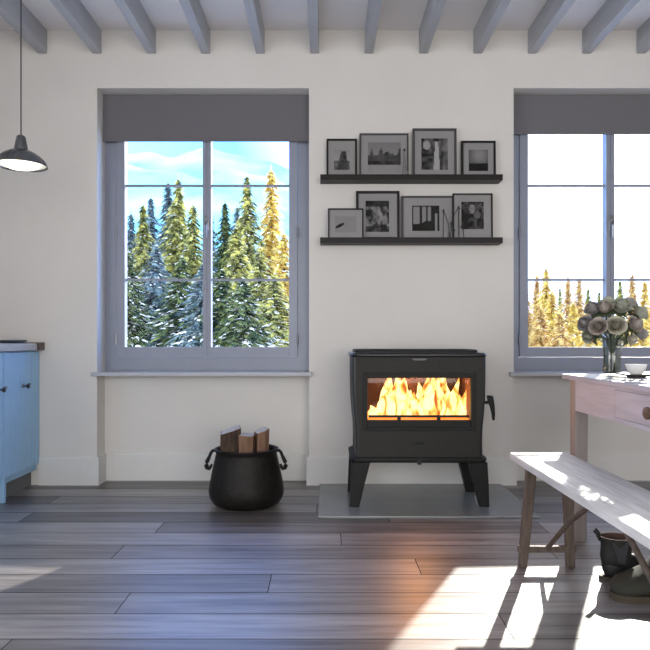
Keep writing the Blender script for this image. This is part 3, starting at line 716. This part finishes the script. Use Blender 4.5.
# vase, roses
vx, vy = (612-325)*2.97/650, 2.97
vase = empty('glass_vase', (vx, vy, TZ+.0005)); tag(vase, 'clear cylindrical glass vase holding the roses on the table', 'vase')
MB().lathe([(.001, 0), (.036, 0), (.040, .004), (.041, .02), (.038, .08), (.041, .15), (.046, .172), (.044, .172), (.039, .15), (.036, .08), (.037, .02), (.033, .010), (.001, .009)], 32).build('vase_body', 'vase_glass', vase, 60)
MB().lathe([(.001, .0105), (.0325, .0105), (.0355, .02), (.0350, .08), (.0355, .095), (.001, .095)], 32).build('water', 'vase_glass', vase, 60)
def rose_mesh(mt, seed, R=.036):
    r = random.Random(seed); bm = bmesh.new()
    def petal(ang, rad, tilt, wdt, hgt, curl):
        nu, nv = 6, 5; G = []
        for j in range(nv+1):
            v = j/nv; row = []
            for i in range(nu+1):
                u = (i/nu-.5)*2
                a = ang+u*wdt
                out = rad*(.35+.65*math.sin(v*PI*.5))*(1+tilt*v*v)+curl*max(0, v-.7)**1.2*3
                z = hgt*(v-.12*u*u*v-.22*max(0, v-.75)*4*curl/.01*.4)
                row.append(bm.verts.new((out*math.cos(a), out*math.sin(a), z-R*.45)))
            G.append(row)
        for j in range(nv):
            for i in range(nu): bm.faces.new((G[j][i], G[j][i+1], G[j+1][i+1], G[j+1][i]))
    for ring, (n, rad, tilt, wdt, hgt, curl) in enumerate(((3, .15, -.15, 1.3, 1.42, 0), (3, .26, -.1, 1.15, 1.40, .0), (4, .40, -.05, .95, 1.33, .001), (5, .56, .0, .80, 1.20, .002), (6, .74, .06, .68, 1.0, .004), (7, .92, .12, .58, .70, .007))):
        for k in range(n):
            petal(2*PI*k/n+ring*.7+r.uniform(-.15, .15), rad*R*r.uniform(.95, 1.05), tilt, wdt*1.05, hgt*R*1.15*r.uniform(.94, 1.04), curl)
    bmesh.ops.recalc_face_normals(bm, faces=bm.faces)
    me = bpy.data.meshes.new('bloom'); bm.to_mesh(me); bm.free(); me.materials.append(M[mt])
    for p in me.polygons: p.use_smooth = True
    return me
RM = {k: rose_mesh('petal_'+k, i+3) for i, k in enumerate(('cream', 'sage', 'blush', 'shade'))}
bc = Vector((vx+.004, vy, TZ+.245))      # middle of the bouquet
roses = [  # px, py, depth offset, kind, size, words
    (616, 326, -.085, 'cream', 1.05, 'cream rose at the very front centre of the bouquet'),
    (598.5, 327, -.075, 'blush', 1.0, 'blush-grey rose at the front left of the bouquet'),
    (621, 308, -.045, 'sage', 1.12, 'largest greyish rose on top of the bouquet, right of centre'),
    (604.5, 309, -.035, 'blush', .95, 'small grey rose on top of the bouquet, left of centre'),
    (593.5, 310, -.01, 'shade', .98, 'dull grey rose at the upper left of the bouquet'),
    (586, 324, -.015, 'shade', .95, 'grey rose at the far left edge of the bouquet'),
    (589.5, 336, -.02, 'sage', .85, 'grey-green rose at the lower left of the bouquet'),
    (634, 325, -.055, 'blush', 1.0, 'blush rose at the front right of the bouquet'),
    (639.5, 314, .0, 'sage', .92, 'greyish rose at the upper right edge of the bouquet'),
    (640, 334, -.01, 'shade', .85, 'grey rose at the lower right edge of the bouquet'),
    (630.5, 339, -.045, 'cream', .70, 'small half-open pale rose at the lower right of the bouquet'),
    (608, 304, .05, 'sage', .9, 'pale rose at the back of the bouquet, at its top left'),
    (629, 305, .05, 'shade', .9, 'pale rose at the back of the bouquet, at its top right'),
]
for (px, py, dy, kind, sc, lab) in roses:
    y = vy+dy; p = Vector(((px-325)*y/650, y, CAM_H+(340-py)*y/650))
    r = empty('rose', p); tag(r, lab, 'flower', 'roses in the glass vase')
    d = (p-(bc-Vector((0, 0, .06)))).normalized(); d = (d+Vector((0, -.25 if dy < 0 else 0, .1))).normalized()
    r.rotation_mode = 'QUATERNION'; q = d.to_track_quat('Z', 'Y'); r.rotation_quaternion = q
    bl = bpy.data.objects.new('bloom', RM[kind]); COL.objects.link(bl); bl.parent = r; bl.scale = (sc*1.03,)*3
    inv = (Matrix.Translation(p) @ q.to_matrix().to_4x4()).inverted()
    a = p-d*.012; foot = Vector((vx+(p.x-vx)*-.22, vy+(p.y-vy)*-.22, TZ+.014)); mid = Vector((vx+(p.x-vx)*.22, vy+(p.y-vy)*.22, TZ+.165))
    pts = [a, a.lerp(mid, .5)-d*.012, mid, mid.lerp(foot, .5), foot]
    MB().tube([inv @ v for v in pts], .0036, 6).build('stem', 'stem_green', r, 60)
    m = MB()
    for k in range(6):      # leaves beneath the bloom
        t = 2*PI*k/6+px; c = Vector((math.cos(t), math.sin(t), 0)); s_ = Vector((-math.sin(t), math.cos(t), 0)); o0 = Vector((0, 0, -.018*sc))
        P = [o0, o0+c*.022+s_*.013-Vector((0, 0, .004)), o0+c*.05-Vector((0, 0, .016)), o0+c*.022-s_*.013-Vector((0, 0, .004)), o0+c*.024-Vector((0, 0, .001))]
        m.faces([tuple(v) for v in P], [(0, 1, 4), (1, 2, 4), (2, 3, 4), (3, 0, 4)])
    m.build('leaves', 'leaf_green', r)
# cups and saucers
def cup(x, y, label_c, label_s, g):
    s_ = MB().lathe([(.001, 0), (.035, 0), (.040, .004), (.068, .010), (.078, .015), (.078, .017), (.066, .0135), (.036, .0075), (.001, .0065)], 32).build('saucer', 'saucer_dark', None, 50)
    s_.location = (x, y, TZ+.0005); tag(s_, label_s, 'saucer', 'dark saucers on the table')
    c = empty('tea_cup', (x, y, TZ+.0085)); tag(c, label_c, 'cup', 'white cups on the table')
    MB().lathe([(.001, 0), (.022, 0), (.024, .004), (.032, .014), (.040, .030), (.0445, .048), (.0425, .048), (.038, .030), (.030, .016), (.001, .010)], 32).build('cup_body', 'porcelain', c, 60)
    MB().tube([(.040, .0, .038), (.056, 0, .040), (.062, 0, .030), (.056, 0, .019), (.034, 0, .015)], .0035, 8).build('handle', 'porcelain', c, 60).rotation_euler = (0, 0, .5)
cup((636-325)*2.82/650, 2.82, 'white cup on the table right beside the vase of roses', 'dark saucer under the white cup nearest the vase', 0)
cup((661-325)*2.92/650, 2.92, 'white cup cut off by the right edge, behind the nearer cup', 'dark saucer under the white cup at the right edge', 0)

# ------------------------------------------------------------------ boots
def boot(loc, heading, upper, label, sc=(1, 1, 1)):
    r = empty('ankle_boot', loc, heading); r.scale = sc; tag(r, label, 'boot', 'pair of dark ankle boots')
    # local: toe towards +x, heel at x=-.10
    rings = []
    spec = [  # cx, cz, angle (0 = ring horizontal), half length, half width
        (-.055, .190, 0, .058, .045), (-.056, .150, .05, .052, .041), (-.058, .110, .12, .054, .040),
        (-.045, .085, .45, .066, .039), (-.022, .068, .85, .060, .039), (.012, .054, 1.2, .048, .042), (.055, .043, 1.42, .037, .046), (.100, .037, 1.5, .030, .049), (.140, .033, 1.55, .025, .045), (.166, .028, 1.57, .018, .033), (.178, .024, 1.57, .007, .014), (.180, .024, 1.57, .001, .002)]
    for cx, cz, an, hl, hw_ in spec:
        ring = []
        for k in range(20):
            t = 2*PI*k/20; u = hl*math.cos(t); v = hw_*math.sin(t)
            x = cx+u*math.cos(an); z = cz+u*math.sin(an)
            ring.append((x, v, max(z, .016)))
        rings.append(ring)
    m = MB(); m.loft(rings, cap=False); m.build('upper', upper, r, 70)
    # heel block of the upper
    m = MB(); m.sphere((-.062, 0, .055), .05, (.88, .80, 1.0), 16, 10)
    for v in m.bm.verts: v.co.z = max(v.co.z, .016)
    m.build('heel_counter', upper, r, 70)
    sole = []
    for k in range(28):
        t = 2*PI*k/28; x = .035+.152*math.cos(t); wv = (.048 if x > .05 else .038 if x > -.04 else .040)*(1 if abs(math.cos(t)) < .99 else .9)
        sole.append((x, wv*math.sin(t)*1.06))
    m = MB(); m.prism(sole, .0005, .0185, 'z'); m.build('sole', 'boot_sole', r, 30)
    m = MB(); m.tube([(x, y, .190) for x, y in [(-.055+.0575*math.cos(2*PI*k/20), .0445*math.sin(2*PI*k/20)) for k in range(21)]], .0022, 6, False); m.build('collar', 'boot_lining', r, 60)
    m = MB(); m.loft([[(-.055+hl*math.cos(2*PI*k/20), hw_*math.sin(2*PI*k/20), z) for k in range(20)] for z, hl, hw_ in ((.189, .0555, .0425), (.12, .048, .037), (.115, .01, .01))], cap=False); m.build('lining', 'boot_lining', r, 60)
    for s in (-1, 1):
        m = MB(); m.faces([(-.085, s*.041, .180), (-.025, s*.041, .180), (-.040, s*.0425, .09), (-.060, s*.0425, .09)], [(0, 1, 2, 3)]); bmesh.ops.solidify(m.bm, geom=m.bm.faces[:], thickness=.004); m.build('elastic_gusset', 'elastic', r)
    m = MB(); m.tube([(-.112, 0, .170), (-.122, 0, .195), (-.132, 0, .213), (-.126, 0, .222), (-.116, 0, .205), (-.108, 0, .180)], .0048, 8); m.build('pull_tab', 'boot_leather', r, 60)
boot((1.190, 2.515, 0), -.12, 'boot_leather', 'black ankle boot standing upright by the table leg, pull tab raised', (1.08, 1.15, .88))
boot((1.235, 2.375, 0), PI+.22, 'boot_suede', 'olive-toned ankle boot in front of the other, its toe in the sun', (1.15, 1.45, 1.4))

# ------------------------------------------------------------------ outside: snowy slope, mountains, spruces
def hgt(x, y):
    return -4.5+max(0, y-26)*.075+.5*math.sin(x*.11+1)+.35*math.sin(y*.17+x*.07)
m = MB(); nx, ny = 70, 50; G = []
for j in range(ny+1):
    y = 4.9+ (j/ny)**1.6*230; row = []
    for i in range(nx+1):
        x = (i/nx-.5)*2*(30+y*1.1); row.append(m.bm.verts.new((x, y, hgt(x, y) if y > 8 else -4.2)))
    G.append(row)
for j in range(ny):
    for i in range(nx): m.bm.faces.new((G[j][i], G[j][i+1], G[j+1][i+1], G[j+1][i]))
o = m.build('snow_ground', 'snow', None, True); struct(o); o['label'] = 'snow covered slope outside the windows'

def ridge(name, Y, crest, depth, mt, seed):
    """a mountain with a front slope, a crest line given as (px, py) seen from the house, and a back slope"""
    m = MB(); K = 160; J = 16; px0, px1 = crest[0][0], crest[-1][0]; G = []
    def cr(px):
        for (a, u), (c, v) in zip(crest, crest[1:]):
            if px <= c: t = (px-a)/(c-a); t = t*t*(3-2*t); return u+(v-u)*t
        return crest[-1][1]
    for i in range(K+1):
        px = px0+(px1-px0)*i/K; X = (px-325)*Y/650; Zt = CAM_H+(340-cr(px))*Y/650; row = []
        for j in range(J+1):
            t = j/J                      # 0 foot (near) .. 1 crest
            n = (fb(X*.012, t*3, seed)-.5)*.16+(fb(X*.05, t*9, seed+3)-.5)*.05
            row.append(m.bm.verts.new((X, Y-depth*(1-t), -12+(Zt+12)*max(0, t**.8+n*(1-t)*t*4))))
        row.append(m.bm.verts.new((X, Y+depth*.8, -12))); G.append(row)
    for i in range(K):
        for j in range(J+1): m.bm.faces.new((G[i][j], G[i+1][j], G[i+1][j+1], G[i][j+1]))
    o = m.build(name, mt, None, True); tag(o, None, None); return o
o = ridge('mountain', 640, [(-500, 215), (-200, 170), (60, 158), (120, 155), (150, 152), (172, 158), (188, 152), (206, 147), (232, 154), (262, 160), (300, 172), (380, 235), (470, 330), (500, 342)], 80, 'mountain_haze', 3)
tag(o, 'tall mountain coloured with pale blue haze on the skyline through the left window', 'mountain')
o = ridge('mountain', 420, [(-400, 230), (-100, 195), (70, 172), (125, 164), (150, 170), (180, 172), (200, 179), (232, 170), (262, 176), (300, 188), (360, 235), (440, 325), (470, 342)], 170, 'mountain_haze', 9)
tag(o, 'lower foothill with a snow band, coloured with cyan haze, in front of the tall mountain', 'mountain')

def spruce(seed, H, R, snowy, nlev, sparse=1.0):
    r = random.Random(seed); fm, sm = bmesh.new(), bmesh.new()
    def strip(bm, p, d, s_, L, wd, droop, lift, zig, segs=5):
        prev = None
        for i in range(segs+1):
            t = i/segs; c = p+d*L*t+Vector((0, 0, -droop*t*t+lift+.10*L*max(0, t-.75)))
            wv = wd*(1-t)**.7*(.55+.9*t if t < .5 else 1)*(1+zig*(1 if i % 2 else -1)*r.uniform(.5, 1)); wv = max(wv, .006)
            cur = (bm.verts.new(c+s_*wv-Vector((0, 0, wv*.55))), bm.verts.new(c), bm.verts.new(c-s_*wv-Vector((0, 0, wv*.55))))
            if prev:
                bm.faces.new((prev[0], cur[0], cur[1], prev[1])); bm.faces.new((prev[1], cur[1], cur[2], prev[2]))
            prev = cur
    def tuft(bm, p, d, s_, L):
        for q in (-.7, .0, .7):
            a = (d+s_*q*1.2).normalized(); l = L*r.uniform(.6, 1.1)
            v0 = bm.verts.new(p+s_*.04*q-d*.03); v1 = bm.verts.new(p-s_*.05-d*.02); v2 = bm.verts.new(p+a*l-Vector((0, 0, l*.9)))
            bm.faces.new((v0, v1, v2))
    for lv in range(nlev):
        t = lv/(nlev-1); z = H*(.10+.89*t**.93)+r.uniform(-.05, .05)*(1-t); rad = R*((1-t)**.82)*r.uniform(.8, 1.12)+.06
        n = max(5, int((13-6*t)*sparse)); a0 = r.uniform(0, 6)
        for k in range(n):
            a = a0+2*PI*k/n+r.uniform(-.22, .22); d = Vector((math.cos(a), math.sin(a), 0)); s_ = Vector((-d.y, d.x, 0))
            L = rad*r.uniform(.45, 1.15); dr = L*r.uniform(.15, .65)+(.02 if t > .8 else .05); p = Vector((0, 0, z+r.uniform(-.12, .12)*(1.1-t)))
            wd = L*.17+.035
            strip(fm, p, d, s_, L, wd, dr, 0, .45)
            for q in (.3, .5, .7, .85, .97):
                tuft(fm, p+d*L*q+Vector((0, 0, -dr*q*q)), d, s_, .10+L*.17)
            for q in range(3):
                if r.random() < snowy*.62:
                    t0 = r.uniform(.1, .75); o_ = s_*r.uniform(-.5, .5)*wd
                    strip(sm, p+d*L*t0+o_-Vector((0, 0, dr*t0*t0)), (d+s_*r.uniform(-.5, .5)).normalized(), s_, L*r.uniform(.12, .32), wd*r.uniform(.25, .6), dr*.25, .05, .5, 3)
        if lv % 3 == 0 and t > .1: pass
    # leader shoot
    strip(fm, Vector((0, 0, H*.965)), Vector((0, 0, 1)), Vector((1, 0, 0)), H*.045, .05, 0, 0, .4)
    fme = bpy.data.meshes.new('foliage'); fm.to_mesh(fme); fm.free()
    sme = bpy.data.meshes.new('snow'); sm.to_mesh(sme); sm.free(); sme.materials.append(M['snow'])
    t = MB(); t.tube([(0, 0, -.5), (0, 0, H*.5), (0, 0, H*.985)], [H*.018, H*.011, .015], 8); tm = t.build('trunk', 'trunk_bark', None, 60); tme = tm.data; bpy.data.objects.remove(tm)
    return fme, sme, tme, H
VAR = [spruce(1, 10, 1.75, .8, 84), spruce(2, 10, 1.45, .6, 88), spruce(3, 10, 2.1, 1.6, 84), spruce(4, 10, 1.5, .4, 84, .85), spruce(5, 10, 1.25, 1.0, 84, .9)]
FOL = {}
def tree(px, ptop, d, var, mt, wsc, lab, grp):
    fme, sme, tme, H = VAR[var]; X = (px-325)*d/650; ztop = CAM_H+(340-ptop)*d/650; zg = hgt(X, d)-.1
    r = empty('spruce_tree', (X, d, zg), px*1.7); s = (ztop-zg)/H; wsc *= 1.22; r.scale = (s*wsc, s*wsc, s); tag(r, lab, 'tree', grp)
    if (var, mt) not in FOL:
        c = fme.copy(); c.materials.clear(); c.materials.append(M[mt]); FOL[(var, mt)] = c
    for nm, me in (('foliage', FOL[(var, mt)]), ('snow', sme), ('trunk', tme)):
        o = bpy.data.objects.new(nm, me); COL.objects.link(o); o.parent = r
        if nm == 'snow': o['kind'] = 'stuff'
GL, GR = 'snowy spruces through the left window', 'golden spruces through the right window'
for args in (
    (271, 167, 24, 3, 'needles_sun_gold', .85, 'tallest slender golden spruce at the right of the left window'),
    (247, 174, 23, 0, 'needles_olive', .78, 'tall spruce with a dark tip, left of the tallest golden one'),
    (225, 201, 25, 1, 'needles_green', .85, 'thin dark green spruce just right of the left window mullion'),
    (178, 177, 24, 0, 'needles_olive', .85, 'tall yellow-green spruce in the middle of the left pane'),
    (168, 181, 26, 1, 'needles_blue_haze', .80, 'tall blue-green spruce close behind the yellow-green one'),
    (193, 203, 21, 3, 'needles_olive', .95, 'shorter yellow-green spruce at the right of the left pane'),
    (143, 203, 22, 1, 'needles_olive', .85, 'spruce with a sunlit yellow side near the left of the left pane'),
    (131, 212, 25, 4, 'needles_blue_haze', .9, 'pale blue haze-coloured spruce at the left edge of the left window'),
    (151, 196, 30, 4, 'needles_blue_haze', .9, 'distant thin haze-coloured spruce behind the left pane group'),
    (210, 212, 30, 4, 'needles_blue_haze', 1, 'distant haze-coloured spruce partly behind the left window mullion'),
    (236, 226, 19, 0, 'needles_olive', 1.05, 'broad olive spruce low in the right pane of the left window'),
    (260, 246, 17, 2, 'needles_olive', 1.0, 'broad snow-laden olive spruce below the tall golden one'),
    (284, 232, 20, 3, 'needles_sun_gold', 1.0, 'golden spruce half hidden by the right side of the left window'),
    (128, 250, 16, 2, 'needles_green', 1.0, 'snow-laden dark spruce in the lower left corner of the left window'),
    (156, 244, 17, 2, 'needles_blue_haze', 1.1, 'broad snow-laden blue spruce low in the left pane'),
    (182, 255, 15, 2, 'needles_green', 1.15, 'nearest snow-laden spruce low at the middle of the left pane'),
    (203, 262, 14, 2, 'needles_blue_haze', 1.1, 'near snow-laden spruce behind the foot of the mullion'),
    (222, 268, 14, 2, 'needles_green', 1.15, 'near snow-laden spruce low in the right pane'),
    (243, 276, 13, 2, 'needles_green', 1.2, 'nearest bushy snow-laden spruce low in the right pane'),
    (275, 272, 14, 2, 'needles_olive', 1.2, 'near snow-laden spruce in the lower right corner of the left window'),
    (112, 225, 21, 1, 'needles_green', .9, 'green spruce mostly hidden by the left frame of the left window'),
    (299, 240, 21, 3, 'needles_sun_gold', .9, 'golden spruce mostly hidden by the right frame of the left window'),
    (137, 232, 34, 4, 'needles_blue_haze', 1.1, 'far haze-coloured spruce low behind the left pane group'),
    (164, 226, 36, 4, 'needles_blue_haze', 1.1, 'far haze-coloured spruce seen between the two left pane groups'),
    (237, 206, 36, 4, 'needles_blue_haze', 1.0, 'far haze-coloured spruce between the dark green and the dark-tipped one')):
    tree(*args, GL)
for args in (
    (546, 267, 30, 3, 'needles_sun_gold', 1.0, 'brightest golden spruce near the left of the right window'),
    (537, 274, 34, 1, 'needles_sun_rust', .9, 'pale brownish spruce at the left edge of the right window'),
    (552, 290, 26, 3, 'needles_sun_gold', 1.15, 'broad low golden spruce beside the brightest one'),
    (560, 287, 36, 4, 'needles_olive', .8, 'thin olive spruce between the golden and the rusty ones'),
    (568, 276, 33, 3, 'needles_sun_rust', .85, 'rust-gold spruce in the middle of the right window pane'),
    (579, 277, 32, 3, 'needles_sun_rust', .9, 'rust-gold spruce right of the middle of the pane'),
    (573, 302, 24, 1, 'needles_sun_gold', 1.1, 'short golden spruce in front of the rust-gold pair'),
    (588, 288, 35, 4, 'needles_olive', .95, 'pale olive spruce just left of the bouquet'),
    (599, 291, 34, 4, 'needles_olive', .9, 'small pale olive spruce above the bouquet'),
    (541, 306, 22, 0, 'needles_sun_rust', 1.1, 'low sun-coloured rust-gold spruce in the lower left corner of the right window'),
    (560, 312, 20, 0, 'needles_sun_rust', 1.1, 'low snowy rust-coloured spruce at the bottom of the right window'),
    (620, 280, 31, 1, 'needles_olive', .85, 'olive spruce right of the right window mullion'),
    (632, 273, 30, 3, 'needles_sun_rust', .9, 'rust-gold spruce right above the bouquet'),
    (645, 280, 29, 3, 'needles_sun_gold', 1.0, 'golden spruce between the mullion-side trees and the one cut off at the right edge'),
    (526, 285, 31, 1, 'needles_sun_rust', .9, 'sun-coloured rust-gold spruce half hidden by the left frame of the right window'),
    (657, 274, 32, 3, 'needles_sun_gold', 1.0, 'golden spruce cut off by the right edge of the picture'),
    (590, 308, 22, 0, 'needles_sun_gold', 1.1, 'low golden spruce directly behind the bouquet'),
    (640, 305, 24, 0, 'needles_sun_gold', 1.1, 'low golden spruce behind the right side of the bouquet')):
    tree(*args, GR)
